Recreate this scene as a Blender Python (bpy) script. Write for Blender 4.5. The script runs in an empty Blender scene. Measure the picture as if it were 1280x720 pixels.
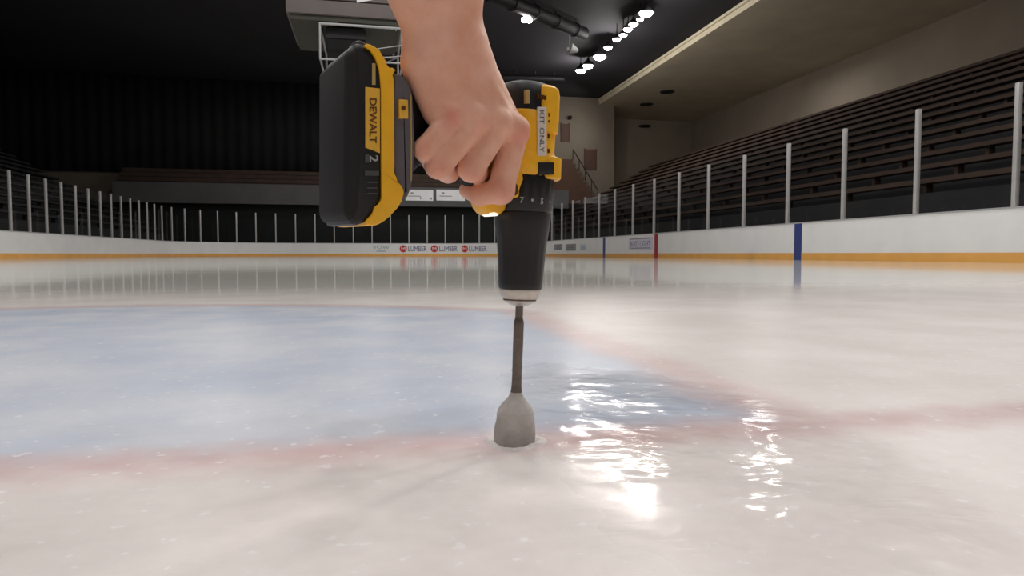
import bpy, bmesh, math, random
import numpy as np
from mathutils import Vector, Matrix
random.seed(4)
sc = bpy.context.scene
COL = sc.collection
PI = math.pi

# ------------------------------------------------------------------ camera
# world axes: +Y runs down the rink from the goal line, +X to the right boards, hole in the ice at the origin
W_, H_, F_ = 1280, 720, 850.0
YAW, PITCH, CAM_H = math.radians(11.8), math.atan(42.5 / 850), 0.172
R_ = Vector((math.cos(YAW), -math.sin(YAW), 0))
FH = Vector((math.sin(YAW), math.cos(YAW), 0))
ZU = Vector((0, 0, 1))
FW = FH * math.cos(PITCH) - ZU * math.sin(PITCH)
UP = ZU * math.cos(PITCH) + FH * math.sin(PITCH)
def ray(px, py):
    return FW + R_ * ((px - 640) / F_) + UP * ((360 - py) / F_)
_d = ray(643, 553)
_t = CAM_H / -_d.z
CAM = Vector((0, 0, 0)) - _d * _t
cd = bpy.data.cameras.new('camera'); cam = bpy.data.objects.new('camera', cd); COL.objects.link(cam)
cd.sensor_width = 36; cd.lens = 36 * F_ / W_; cd.clip_start = 0.02; cd.clip_end = 300
cam.matrix_world = Matrix(((R_.x, UP.x, -FW.x, CAM.x), (R_.y, UP.y, -FW.y, CAM.y), (R_.z, UP.z, -FW.z, CAM.z), (0, 0, 0, 1)))
sc.camera = cam
def on_z(px, py, z):
    d = ray(px, py); return CAM + d * ((z - CAM.z) / d.z)
def on_v(px, py, v):
    d = ray(px, py); return CAM + d * ((v - CAM.y) / d.y)
def on_u(px, py, u):
    d = ray(px, py); return CAM + d * ((u - CAM.x) / d.x)

# ------------------------------------------------------------------ materials
def lin(c):
    return tuple(((x / 255) / 12.92 if x / 255 <= 0.04045 else ((x / 255 + 0.055) / 1.055) ** 2.4) for x in c) + (1,)
def mat(name, rgb, rough=0.5, metal=0.0, var=0.12, scale=30.0, bump=0.0, bscale=None, emit=None, estr=0, spec=0.5, coat=0.0):
    m = bpy.data.materials.new(name); m.use_nodes = True
    nt = m.node_tree; b = nt.nodes['Principled BSDF']
    b.inputs['Roughness'].default_value = rough; b.inputs['Metallic'].default_value = metal
    b.inputs['Specular IOR Level'].default_value = spec; b.inputs['Coat Weight'].default_value = coat
    tc = nt.nodes.new('ShaderNodeTexCoord')
    nz = nt.nodes.new('ShaderNodeTexNoise'); nz.inputs['Scale'].default_value = scale; nz.inputs['Detail'].default_value = 4
    nt.links.new(tc.outputs['Object'], nz.inputs['Vector'])
    rp = nt.nodes.new('ShaderNodeValToRGB')
    c = lin(rgb)
    rp.color_ramp.elements[0].position = 0.3; rp.color_ramp.elements[1].position = 0.7
    rp.color_ramp.elements[0].color = tuple(x * (1 - var) for x in c[:3]) + (1,)
    rp.color_ramp.elements[1].color = tuple(min(1, x * (1 + var)) for x in c[:3]) + (1,)
    nt.links.new(nz.outputs['Fac'], rp.inputs['Fac']); nt.links.new(rp.outputs['Color'], b.inputs['Base Color'])
    if bump:
        n2 = nt.nodes.new('ShaderNodeTexNoise'); n2.inputs['Scale'].default_value = bscale or scale * 4; n2.inputs['Detail'].default_value = 3
        nt.links.new(tc.outputs['Object'], n2.inputs['Vector'])
        bp = nt.nodes.new('ShaderNodeBump'); bp.inputs['Strength'].default_value = bump; bp.inputs['Distance'].default_value = 0.002
        nt.links.new(n2.outputs['Fac'], bp.inputs['Height']); nt.links.new(bp.outputs['Normal'], b.inputs['Normal'])
    if emit:
        b.inputs['Emission Color'].default_value = lin(emit); b.inputs['Emission Strength'].default_value = estr
    return m

M = {}
M['yellow'] = mat('yellow_plastic', (244, 182, 34), 0.42, var=0.06, scale=60, bump=0.08, bscale=900)
M['black'] = mat('black_plastic', (17, 17, 19), 0.5, var=0.15, scale=60, bump=0.1, bscale=900)
M['sleeve'] = mat('chuck_black', (17, 16, 18), 0.42, var=0.15, scale=80, bump=0.06, bscale=700)
M['rubber'] = mat('grey_rubber', (92, 88, 94), 0.6, var=0.1, scale=80, bump=0.2, bscale=1200)
M['darkrubber'] = mat('dark_rubber', (14, 13, 15), 0.7, var=0.15, scale=80, bump=0.2, bscale=1200)
M['steel'] = mat('brushed_steel', (206, 200, 190), 0.4, 0.6, var=0.08, scale=200)
M['shank'] = mat('dull_steel', (128, 118, 110), 0.5, 0.75, var=0.15, scale=150)
M['cutter'] = mat('frosted_steel', (190, 185, 180), 0.8, 0.0, var=0.14, scale=70, bump=0.25, bscale=300)
M['groove'] = mat('groove_brown', (70, 62, 52), 0.5, 0.5)
M['sticker'] = mat('sticker_white', (214, 206, 200), 0.6, var=0.04, scale=90)
M['ink'] = mat('sticker_ink', (92, 88, 86), 0.7)
M['label'] = mat('label_yellow', (228, 176, 60), 0.45, var=0.05)
M['brand_ink'] = mat('label_ink', (98, 60, 24), 0.5)
M['greyprint'] = mat('print_grey', (160, 162, 160), 0.5)
M['dimprint'] = mat('print_dim', (74, 75, 76), 0.5)
M['gauge'] = mat('gauge_tan', (176, 152, 92), 0.5)
M['brown_dot'] = mat('screw_brown', (96, 60, 16), 0.5, 0.3)
M['led'] = mat('led_lens', (255, 250, 235), 0.2, emit=(255, 248, 230), estr=0.9)
M['boards'] = mat('boards_white', (238, 238, 240), 0.35, var=0.03, scale=1.5)
M['kick'] = mat('kickplate_yellow', (236, 176, 92), 0.4, var=0.06, scale=2)
M['rail'] = mat('cap_rail_grey', (168, 168, 172), 0.4, var=0.05)
M['post'] = mat('post_aluminium', (190, 188, 188), 0.4, 0.3, var=0.06, scale=5)
M['line_red'] = mat('board_red', (168, 32, 56), 0.4)
M['line_blue'] = mat('board_blue', (52, 66, 130), 0.4)
M['ad_red'] = mat('ad_red', (206, 52, 56), 0.5)
M['ad_white'] = mat('ad_white', (240, 236, 236), 0.5, var=0.02)
M['ad_navy'] = mat('ad_navy', (66, 62, 130), 0.5)
M['ad_teal'] = mat('ad_teal', (150, 180, 190), 0.5)
M['ad_greytext'] = mat('ad_grey', (112, 116, 136), 0.5)
M['ad_greyblock'] = mat('ad_block', (150, 150, 154), 0.5, var=0.1, scale=4)
M['ad_pale'] = mat('ad_pale', (218, 216, 232), 0.5, var=0.05)
M['wall'] = mat('end_wall_beige', (118, 108, 96), 0.9, var=0.07, scale=0.4)
M['wall_dim'] = mat('wall_taupe', (140, 128, 114), 0.9, var=0.1, scale=0.3)
M['cream'] = mat('soffit_cream', (214, 202, 178), 0.85, var=0.08, scale=0.5)
M['roof'] = mat('roof_black', (34, 32, 38), 0.9, var=0.25, scale=0.15)
M['drape'] = mat('drape_black', (22, 21, 23), 0.95, var=0.3, scale=0.8)
M['void'] = mat('concourse_black', (20, 20, 22), 0.8, var=0.3, scale=0.7)
M['concrete'] = mat('balcony_concrete', (86, 85, 86), 0.85, var=0.1, scale=0.6)
M['riser'] = mat('riser_grey', (40, 38, 40), 0.9, var=0.15, scale=0.7)
M['bench'] = mat('bench_brown', (70, 52, 43), 0.8, var=0.2, scale=1.2)
M['stairs'] = mat('stair_brown', (80, 56, 43), 0.85, var=0.15, scale=0.8)
M['door'] = mat('door_brown', (78, 50, 42), 0.7)
M['banner'] = mat('banner_white', (236, 236, 240), 0.5, var=0.04, scale=1.5)
M['banner_ink'] = mat('banner_ink', (150, 146, 146), 0.6)
M['darkmetal'] = mat('dark_metal', (34, 33, 36), 0.6, 0.4)
M['fixture'] = mat('fixture_grey', (170, 170, 172), 0.5, 0.2)
M['lamp'] = mat('lamp_lens', (255, 255, 250), 0.3, emit=(255, 250, 240), estr=90)
M['pipe'] = mat('pipe_white', (176, 176, 178), 0.45, 0.2)
M['sb_panel'] = mat('scoreboard_grey', (112, 104, 102), 0.8, var=0.05, scale=1)
M['sb_green'] = mat('scoreboard_olive', (62, 62, 54), 0.7)
M['sb_orange'] = mat('scoreboard_orange', (206, 140, 106), 0.6)
M['snow'] = mat('snow_shavings', (212, 204, 202), 0.6, var=0.05, scale=200, bump=0.6, bscale=700)

def glass_mat():
    m = bpy.data.materials.new('rink_glass'); m.use_nodes = True; nt = m.node_tree
    nt.nodes.remove(nt.nodes['Principled BSDF'])
    out = nt.nodes['Material Output']
    tr = nt.nodes.new('ShaderNodeBsdfTransparent'); tr.inputs['Color'].default_value = (0.93, 0.94, 0.94, 1)
    gl = nt.nodes.new('ShaderNodeBsdfGlossy'); gl.inputs['Roughness'].default_value = 0.03
    fr = nt.nodes.new('ShaderNodeFresnel'); fr.inputs['IOR'].default_value = 1.35
    mx = nt.nodes.new('ShaderNodeMixShader')
    ge = nt.nodes.new('ShaderNodeNewGeometry')
    ml = nt.nodes.new('ShaderNodeMath'); ml.operation = 'SUBTRACT'; ml.inputs[0].default_value = 1.0; nt.links.new(ge.outputs['Backfacing'], ml.inputs[1])
    m2 = nt.nodes.new('ShaderNodeMath'); m2.operation = 'MULTIPLY'; nt.links.new(fr.outputs[0], m2.inputs[0]); nt.links.new(ml.outputs[0], m2.inputs[1])
    nt.links.new(m2.outputs[0], mx.inputs[0]); nt.links.new(tr.outputs[0], mx.inputs[1]); nt.links.new(gl.outputs[0], mx.inputs[2])
    nt.links.new(mx.outputs[0], out.inputs['Surface'])
    return m
M['glass'] = glass_mat()

class NB:                                         # a few node shorthands
    def __init__(s, m): s.nt = m.node_tree
    def put(s, sock, v):
        if hasattr(v, 'is_linked'): s.nt.links.new(v, sock)
        else: sock.default_value = v
    def math(s, op, a, b=0.0, c=0.0, clamp=False):
        n = s.nt.nodes.new('ShaderNodeMath'); n.operation = op; n.use_clamp = clamp
        s.put(n.inputs[0], a); s.put(n.inputs[1], b); s.put(n.inputs[2], c); return n.outputs[0]
    def noise(s, vec, scale, detail=3, rough=0.5, dist=0.0):
        n = s.nt.nodes.new('ShaderNodeTexNoise'); n.inputs['Scale'].default_value = scale; n.inputs['Detail'].default_value = detail
        n.inputs['Roughness'].default_value = rough; n.inputs['Distortion'].default_value = dist
        s.nt.links.new(vec, n.inputs['Vector']); return n.outputs['Fac']
    def smooth(s, x, a, b, lo=0.0, hi=1.0):
        n = s.nt.nodes.new('ShaderNodeMapRange'); n.interpolation_type = 'SMOOTHSTEP'
        s.put(n.inputs[0], x); n.inputs[1].default_value = a; n.inputs[2].default_value = b
        n.inputs[3].default_value = lo; n.inputs[4].default_value = hi; return n.outputs[0]
    def mix(s, f, a, b):
        n = s.nt.nodes.new('ShaderNodeMix'); n.data_type = 'RGBA'
        s.put(n.inputs[0], f); s.put(n.inputs[6], a); s.put(n.inputs[7], b); return n.outputs[2]
    def mapping(s, vec, sc_=(1, 1, 1), rot=(0, 0, 0)):
        n = s.nt.nodes.new('ShaderNodeMapping'); n.inputs['Scale'].default_value = sc_; n.inputs['Rotation'].default_value = rot
        s.nt.links.new(vec, n.inputs['Vector']); return n.outputs[0]

def ice_mat():
    m = bpy.data.materials.new('rink_ice'); m.use_nodes = True; k = NB(m); nt = m.node_tree
    b = nt.nodes['Principled BSDF']
    tc = nt.nodes.new('ShaderNodeTexCoord'); P = tc.outputs['Object']
    sp = nt.nodes.new('ShaderNodeSeparateXYZ'); nt.links.new(P, sp.inputs[0])
    wob = k.math('MULTIPLY', k.math('SUBTRACT', k.noise(P, 9, 4), 0.5), 0.07)
    wob2 = k.math('MULTIPLY', k.math('SUBTRACT', k.noise(P, 23, 3), 0.5), 0.05)
    X = k.math('ADD', sp.outputs[0], wob); Y = k.math('ADD', sp.outputs[1], wob2)
    # goal crease painted under the ice: 4 ft half width, 6 ft radius about the goal centre
    gx = k.math('ABSOLUTE', k.math('ADD', X, 0.915))
    rad = k.math('SQRT', k.math('ADD', k.math('POWER', k.math('ADD', X, 0.915), 2.0), k.math('POWER', Y, 2.0)))
    sx = k.math('SUBTRACT', 1.22, gx); sr = k.math('SUBTRACT', 1.86, rad)
    d = k.math('MINIMUM', k.math('MINIMUM', sx, sr), Y)            # distance inside the crease
    inside = k.smooth(d, -0.01, 0.07)
    edge = k.math('MINIMUM', sx, sr)
    eline = k.math('MULTIPLY', k.smooth(k.math('ABSOLUTE', edge), 0.005, 0.095, 1, 0), k.smooth(Y, -0.03, 0.02))
    gline = k.smooth(k.math('ABSOLUTE', k.math('SUBTRACT', Y, 0.005)), 0.0, 0.075, 1, 0)
    red = k.math('MAXIMUM', k.math('MULTIPLY', eline, 0.42), k.math('MULTIPLY', gline, 0.52))
    patch = k.noise(P, 3.5, 5, 0.6)
    fine = k.noise(P, 60, 4, 0.6)
    white = k.mix(k.smooth(patch, 0.3, 0.7), lin((214, 206, 203)), lin((228, 221, 219)))
    far = k.smooth(sp.outputs[1], 0.5, 6.0)
    white = k.mix(far, white, lin((212, 212, 204)))
    blue = k.mix(k.smooth(patch, 0.3, 0.7), lin((176, 187, 206)), lin((204, 208, 217)))
    c = k.mix(k.math('MULTIPLY', inside, 0.92), white, blue)
    c = k.mix(k.math('MULTIPLY', red, k.smooth(k.noise(P, 14, 4, 0.6), 0.2, 0.65, 0.35, 1.0)), c, lin((176, 124, 128)))
    for v, w, col in ((19.5, 0.15, (70, 90, 160)), (34.7, 0.15, (70, 90, 160)), (27.1, 0.15, (190, 60, 70))):
        f = k.smooth(k.math('ABSOLUTE', k.math('SUBTRACT', sp.outputs[1], v)), w, w + 0.02, 0.8, 0)
        c = k.mix(f, c, lin(col))
    # frost flecks and skate scratches
    flecks = k.smooth(k.noise(P, 70, 2, 0.5), 0.64, 0.72)
    c = k.mix(k.math('MULTIPLY', flecks, 0.5), c, lin((236, 236, 238)))
    scr = k.noise(k.mapping(P, (14, 160, 1), (0, 0, 0.5)), 1.0, 3, 0.6)
    scr2 = k.noise(k.mapping(P, (170, 12, 1), (0, 0, 0.2)), 1.0, 3, 0.6)
    c = k.mix(k.smooth(fine, 0.35, 0.75, 0.0, 0.10), c, lin((172, 166, 162)))
    nt.links.new(c, b.inputs['Base Color'])
    # wet, rippled sheet to the right of the drill
    rx = k.math('SUBTRACT', sp.outputs[0], 0.16); ry = k.math('SUBTRACT', sp.outputs[1], 0.02)
    wet = k.math('SQRT', k.math('ADD', k.math('POWER', rx, 2.0), k.math('POWER', k.math('MULTIPLY', ry, 0.42), 2.0)))
    wetm = k.smooth(k.math('ADD', wet, k.math('MULTIPLY', k.math('SUBTRACT', k.noise(P, 6, 3), 0.5), 0.12)), 0.10, 0.20, 1, 0)
    near = k.smooth(sp.outputs[1], 0.3, 3.5, 1, 0)
    rip = k.noise(k.mapping(P, (13, 17, 1), (0, 0, 0.35)), 1.0, 2.0, 0.45, 1.6)
    calm = k.smooth(k.noise(P, 11, 2), 0.38, 0.62)
    h = k.math('MULTIPLY', k.math('MULTIPLY', k.math('MULTIPLY', rip, wetm), calm), 0.0021)
    h = k.math('ADD', h, k.math('MULTIPLY', k.math('MULTIPLY', k.smooth(scr, 0.55, 0.7), near), 0.00005))
    h = k.math('ADD', h, k.math('MULTIPLY', k.math('MULTIPLY', k.smooth(scr2, 0.6, 0.72), near), 0.00002))
    h = k.math('ADD', h, k.math('MULTIPLY', k.math('MULTIPLY', k.noise(P, 34, 3), near), 0.00025))
    h = k.math('ADD', h, k.math('MULTIPLY', k.noise(P, 1.3, 2), 0.0006))
    bp = nt.nodes.new('ShaderNodeBump'); bp.inputs['Distance'].default_value = 1.0; bp.inputs['Strength'].default_value = 1.0
    nt.links.new(h, bp.inputs['Height']); nt.links.new(bp.outputs['Normal'], b.inputs['Normal'])
    rough = k.math('ADD', k.math('MULTIPLY', k.math('MULTIPLY', near, k.math('SUBTRACT', 1.0, k.math('MULTIPLY', wetm, 0.9))), 0.28), 0.06)
    nt.links.new(rough, b.inputs['Roughness'])
    b.inputs['IOR'].default_value = 1.31; b.inputs['Specular IOR Level'].default_value = 0.3
    return m
M['ice'] = ice_mat()

def skin_mat(spots):
    m = bpy.data.materials.new('skin'); m.use_nodes = True; k = NB(m); nt = m.node_tree
    b = nt.nodes['Principled BSDF']
    tc = nt.nodes.new('ShaderNodeTexCoord'); P = tc.outputs['Object']
    c = k.mix(k.smooth(k.noise(P, 38, 4, 0.6), 0.3, 0.7), lin((224, 165, 138)), lin((236, 185, 160)))
    for (p, r, a) in spots:                       # flushed knuckles
        vm = nt.nodes.new('ShaderNodeVectorMath'); vm.operation = 'DISTANCE'
        nt.links.new(P, vm.inputs[0]); vm.inputs[1].default_value = p
        f = k.smooth(k.math('ADD', vm.outputs['Value'], k.math('MULTIPLY', k.math('SUBTRACT', k.noise(P, 90, 2), 0.5), 0.008)), 0.002, r, a, 0)
        c = k.mix(f, c, lin((218, 122, 106)))
    nt.links.new(c, b.inputs['Base Color'])
    b.inputs['Roughness'].default_value = 0.5
    b.inputs['Subsurface Weight'].default_value = 0.12
    b.inputs['Subsurface Radius'].default_value = (0.012, 0.005, 0.003); b.inputs['Subsurface Scale'].default_value = 1.0
    vo = nt.nodes.new('ShaderNodeTexVoronoi'); vo.inputs['Scale'].default_value = 520; nt.links.new(P, vo.inputs['Vector'])
    hh = k.math('ADD', k.math('MULTIPLY', vo.outputs['Distance'], 0.00012), k.math('MULTIPLY', k.noise(P, 70, 4, 0.6), 0.0012))
    bp = nt.nodes.new('ShaderNodeBump'); bp.inputs['Distance'].default_value = 1.0; bp.inputs['Strength'].default_value = 0.6
    nt.links.new(hh, bp.inputs['Height']); nt.links.new(bp.outputs['Normal'], b.inputs['Normal'])
    return m

# ------------------------------------------------------------------ mesh helpers
def mk(name, verts, faces, m, parent=None, smooth=False, label=None):
    me = bpy.data.meshes.new(name); me.from_pydata([tuple(v) for v in verts], [], faces)
    bm = bmesh.new(); bm.from_mesh(me); bmesh.ops.recalc_face_normals(bm, faces=bm.faces); bm.to_mesh(me); bm.free()
    return link(name, me, m, parent, smooth, label)
def link(name, me, m, parent=None, smooth=False, label=None):
    me.materials.append(M[m] if isinstance(m, str) else m)
    o = bpy.data.objects.new(name, me); COL.objects.link(o)
    if smooth:
        for p in me.polygons: p.use_smooth = True
        try: me.set_sharp_from_angle(angle=math.radians(38))
        except Exception: pass
    if parent: o.parent = parent
    if label: o['label'] = label
    return o
def mkbm(name, bm, m, parent=None, smooth=False, label=None):
    bmesh.ops.recalc_face_normals(bm, faces=bm.faces)
    me = bpy.data.meshes.new(name); bm.to_mesh(me); bm.free()
    return link(name, me, m, parent, smooth, label)
def empty(name, loc=(0, 0, 0), mw=None):
    o = bpy.data.objects.new(name, None); COL.objects.link(o); o.empty_display_size = 0.05
    if mw is not None: o.matrix_world = mw
    else: o.location = loc
    return o
def tag(o, label, cat, group=None, kind=None):
    o['label'] = label; o['category'] = cat
    if group: o['group'] = group
    if kind: o['kind'] = kind
    return o
def struct(o, label=None):
    o['kind'] = 'structure'
    if label: o['label'] = label
    return o
def box_bm(bm, a, b):
    vs = [bm.verts.new((x, y, z)) for x in (a[0], b[0]) for y in (a[1], b[1]) for z in (a[2], b[2])]
    for f in ((0, 1, 3, 2), (4, 6, 7, 5), (0, 4, 5, 1), (2, 3, 7, 6), (0, 2, 6, 4), (1, 5, 7, 3)):
        bm.faces.new([vs[i] for i in f])
def box(name, a, b, m, parent=None, bevel=0.0, label=None):
    bm = bmesh.new(); box_bm(bm, a, b)
    if bevel: bmesh.ops.bevel(bm, geom=bm.edges[:], offset=bevel, segments=2, affect='EDGES', profile=0.5)
    return mkbm(name, bm, m, parent, bool(bevel), label)
def tube_bm(bm, p, q, r, n=10):
    p, q = Vector(p), Vector(q); d = (q - p).normalized()
    a = d.orthogonal().normalized(); b = d.cross(a)
    r1, r2 = [], []
    for i in range(n):
        t = 2 * PI * i / n; o = (a * math.cos(t) + b * math.sin(t)) * r
        r1.append(bm.verts.new(p + o)); r2.append(bm.verts.new(q + o))
    for i in range(n):
        j = (i + 1) % n; bm.faces.new((r1[i], r1[j], r2[j], r2[i]))
    bm.faces.new(r1[::-1]); bm.faces.new(r2)
def tube(name, p, q, r, m, parent=None, n=10):
    bm = bmesh.new(); tube_bm(bm, p, q, r, n); return mkbm(name, bm, m, parent, True)
def loft(name, secs, m, parent=None, n=40, axis='u', label=None):
    """secs: (along, c1, c2, r1, r2, exponent); axis 'u': along=u, plane=(h,s); axis 'h': along=h, plane=(u,s)"""
    V, Fc = [], []
    for (a, c1, c2, r1, r2, e) in secs:
        for i in range(n):
            t = 2 * PI * i / n; ct, st = math.cos(t), math.sin(t)
            x = c1 + r1 * math.copysign(abs(ct) ** (2 / e), ct); y = c2 + r2 * math.copysign(abs(st) ** (2 / e), st)
            V.append((x, a, y) if axis == 'u' else (a, x, y))
    for k in range(len(secs) - 1):
        for i in range(n):
            j = (i + 1) % n; Fc.append((k * n + i, k * n + j, (k + 1) * n + j, (k + 1) * n + i))
    Fc.append(tuple(range(n))); Fc.append(tuple((len(secs) - 1) * n + i for i in range(n)))
    return mk(name, V, Fc, m, parent, True, label)
def prism(name, pts, s0, s1, m, parent=None, bevel=0.0, label=None, segs=3):
    """outline in local (h,u), thickness along s"""
    bm = bmesh.new()
    A = [bm.verts.new((p[0], p[1], s0)) for p in pts]; B = [bm.verts.new((p[0], p[1], s1)) for p in pts]
    n = len(pts)
    fa = bm.faces.new(A); fb = bm.faces.new(B[::-1])
    for i in range(n):
        j = (i + 1) % n; bm.faces.new((A[i], B[i], B[j], A[j]))
    if bevel:
        ed = [e for e in bm.edges if (e.verts[0].co.z == e.verts[1].co.z)]
        bmesh.ops.bevel(bm, geom=ed, offset=bevel, segments=segs, affect='EDGES', profile=0.5)
    return mkbm(name, bm, m, parent, True, label)
def text_geo(s, height, weight=0.0, depth=0.0):
    """filled lettering, baseline at 0, centred in x, cap height = height; returns verts, faces, width"""
    cu = bpy.data.curves.new('t', 'FONT'); cu.body = s; cu.size = 1; cu.offset = weight; cu.resolution_u = 3; cu.fill_mode = 'FRONT'
    o = bpy.data.objects.new('t', cu); COL.objects.link(o)
    dg = bpy.context.evaluated_depsgraph_get(); dg.update()
    me = bpy.data.meshes.new_from_object(o.evaluated_get(dg))
    V = np.array([v.co[:] for v in me.vertices]); Fc = [tuple(p.vertices) for p in me.polygons]
    bpy.data.objects.remove(o); bpy.data.curves.remove(cu); bpy.data.meshes.remove(me)
    x0, x1 = V[:, 0].min(), V[:, 0].max(); y0, y1 = V[:, 1].min(), V[:, 1].max()
    k = height / (y1 - y0)
    return [((v[0] - (x0 + x1) / 2) * k, (v[1] - y0) * k) for v in V], Fc, (x1 - x0) * k

# ------------------------------------------------------------------ rink: floor, boards, glass
UR, UL, VE, VN, CR = 12.04, -13.87, 57.6, -3.35, 8.5
b_ = bmesh.new()
ice_v = [b_.verts.new(p) for p in ((UL - 1, VN - 3, 0), (UR + 1, VN - 3, 0), (UR + 1, VE + 1, 0), (UL - 1, VE + 1, 0))]
b_.faces.new(ice_v)
floor = struct(mkbm('floor', b_, 'ice'), 'pale skating rink ice with the blue goal crease and red lines')

def rink_path():
    P = []
    for v in np.arange(4.0, VE - CR, 0.6): P.append((UR, v))
    for a in np.linspace(0, PI / 2, 28): P.append((UR - CR + CR * math.cos(a), VE - CR + CR * math.sin(a)))
    for u in np.arange(UR - CR - 0.6, UL + CR, -0.6): P.append((u, VE))
    for a in np.linspace(PI / 2, PI, 28): P.append((UL + CR + CR * math.cos(a), VE - CR + CR * math.sin(a)))
    for v in np.arange(VE - CR - 0.6, 14.0, -0.6): P.append((UL, v))
    return np.array(P)
RP = rink_path()
RS = np.concatenate([[0], np.cumsum(np.linalg.norm(np.diff(RP, axis=0), axis=1))])
def path_at(s):
    return np.array((np.interp(s, RS, RP[:, 0]), np.interp(s, RS, RP[:, 1])))
def frame_at(s):
    p = path_at(s); t = path_at(s + 0.15) - path_at(s - 0.15); t /= np.linalg.norm(t)
    return p, t, np.array((-t[1], t[0]))          # tangent runs counter-clockwise, normal points to the ice
_SS = np.linspace(0, RS[-1], 6000)
_PP = np.array([path_at(s) for s in _SS])
_rel = _PP - np.array((CAM.x, CAM.y))
_PX = 640 + F_ * (_rel @ np.array((R_.x, R_.y))) / (_rel @ np.array((FH.x, FH.y))) / math.cos(0)
_DEP = _rel @ np.array((FH.x, FH.y))
def s_of(px):
    i = np.argmin(np.abs(_PX - px)); return _SS[i]
def z_of(px, py):
    i = np.argmin(np.abs(_PX - px)); d = ray(px, py)
    return CAM.z + d.z * _DEP[i] / (d.x * FH.x + d.y * FH.y)
def sweep(name, z0, z1, o0, o1, m, parent, sa=0, sb=None):
    sb = RS[-1] if sb is None else sb
    ss = [sa] + [s for s in RS if sa + 1e-3 < s < sb - 1e-3] + [sb]
    V, Fc = [], []
    for s in ss:
        p, t, n = frame_at(min(max(s, 0.16), RS[-1] - 0.16)); p = path_at(s)
        for (o, z) in ((o0, z0), (o1, z0), (o1, z1), (o0, z1)):
            q = p + n * o; V.append((q[0], q[1], z))
    for i in range(len(ss) - 1):
        for j in range(4):
            k = (j + 1) % 4; Fc.append((i * 4 + j, i * 4 + k, (i + 1) * 4 + k, (i + 1) * 4 + j))
    Fc.append((0, 1, 2, 3)); e = (len(ss) - 1) * 4; Fc.append((e, e + 1, e + 2, e + 3))
    return mk(name, V, Fc, m, parent)
def on_board(name, V2, Fc, s0, z0, m, parent, off=0.012):
    """lay flat artwork (x along the boards as read from the ice, y up) on the boards"""
    V = []
    for (x, y) in V2:
        p, t, n = frame_at(s0 - x); q = p + n * off; V.append((q[0], q[1], z0 + y))
    return mk(name, V, Fc, m, parent)
def rect2(w, h, nx=6):
    V = [(-w / 2 + w * i / nx, y) for i in range(nx + 1) for y in (0, h)]
    return V, [(2 * i, 2 * i + 2, 2 * i + 3, 2 * i + 1) for i in range(nx)]
def disc2(r, n=28, r0=0.0):
    return [(r * math.cos(2 * PI * i / n), r * math.sin(2 * PI * i / n)) for i in range(n)], [tuple(range(n))]

boards = tag(empty('dasher_boards', (0, 0, 0)), 'white rink boards with yellow kickplate and printed advertisements', 'rink boards')
sweep('board_panel', 0.0, 1.05, -0.10, 0.0, 'boards', boards)
sweep('kickplate', 0.0, 0.2, 0.0, 0.008, 'kick', boards).__setitem__('label', 'yellow kickplate along the ice')
sweep('cap_rail', 1.05, 1.085, -0.12, 0.012, 'rail', boards)
for px, m, w, lab in ((820, 'line_red', 0.34, 'red centre line mark'), (755, 'line_blue', 0.34, 'blue line mark on the boards'), (997, 'line_blue', 0.34, 'blue line mark on the boards')):
    s = s_of(px); sweep('line_mark', 0.0, 1.05, 0.0, 0.011, m, boards, s - w / 2, s + w / 2)['label'] = lab
def ad_text(name, s, z, txt, h, m, parent, width=None, weight=0.0, off=0.012):
    V, Fc, w = text_geo(txt, h, weight)
    if width: V = [(x * width / w, y) for x, y in V]
    return on_board(name, V, Fc, s, z, m, parent, off)
# three red-disc LUMBER adverts on the far boards
for xd, xt0, xt1 in ((504.2, 510.5, 533.5), (543.2, 549.5, 572), (581, 587, 609)):
    sd = s_of(xd); dz = z_of(xd, 311)
    V, Fc = disc2(0.30)
    ad = on_board('advertisement', V, Fc, sd, dz, 'ad_red', boards, 0.010); ad['label'] = 'red disc beside navy LUMBER lettering'
    ad_text('disc_letter', sd, dz - 0.14, 'M', 0.28, 'ad_white', ad, 0.34, 0.0, 0.016)
    wd = abs(s_of(xt0) - s_of(xt1))
    ad_text('lettering', s_of((xt0 + xt1) / 2), dz - 0.21, 'LUMBER', 0.42, 'ad_navy', ad, wd, 0.0)
sv = s_of(476.5)
ad = ad_text('advertisement', sv, z_of(476, 311.5), 'VOW', 0.32, 'ad_teal', boards, abs(s_of(466) - s_of(487)))
ad['label'] = 'pale teal VOW lettering'
V, Fc = rect2(0.75, 0.07); on_board('small_print', V, Fc, sv, z_of(476, 314.5), 'ad_teal', ad)
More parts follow.
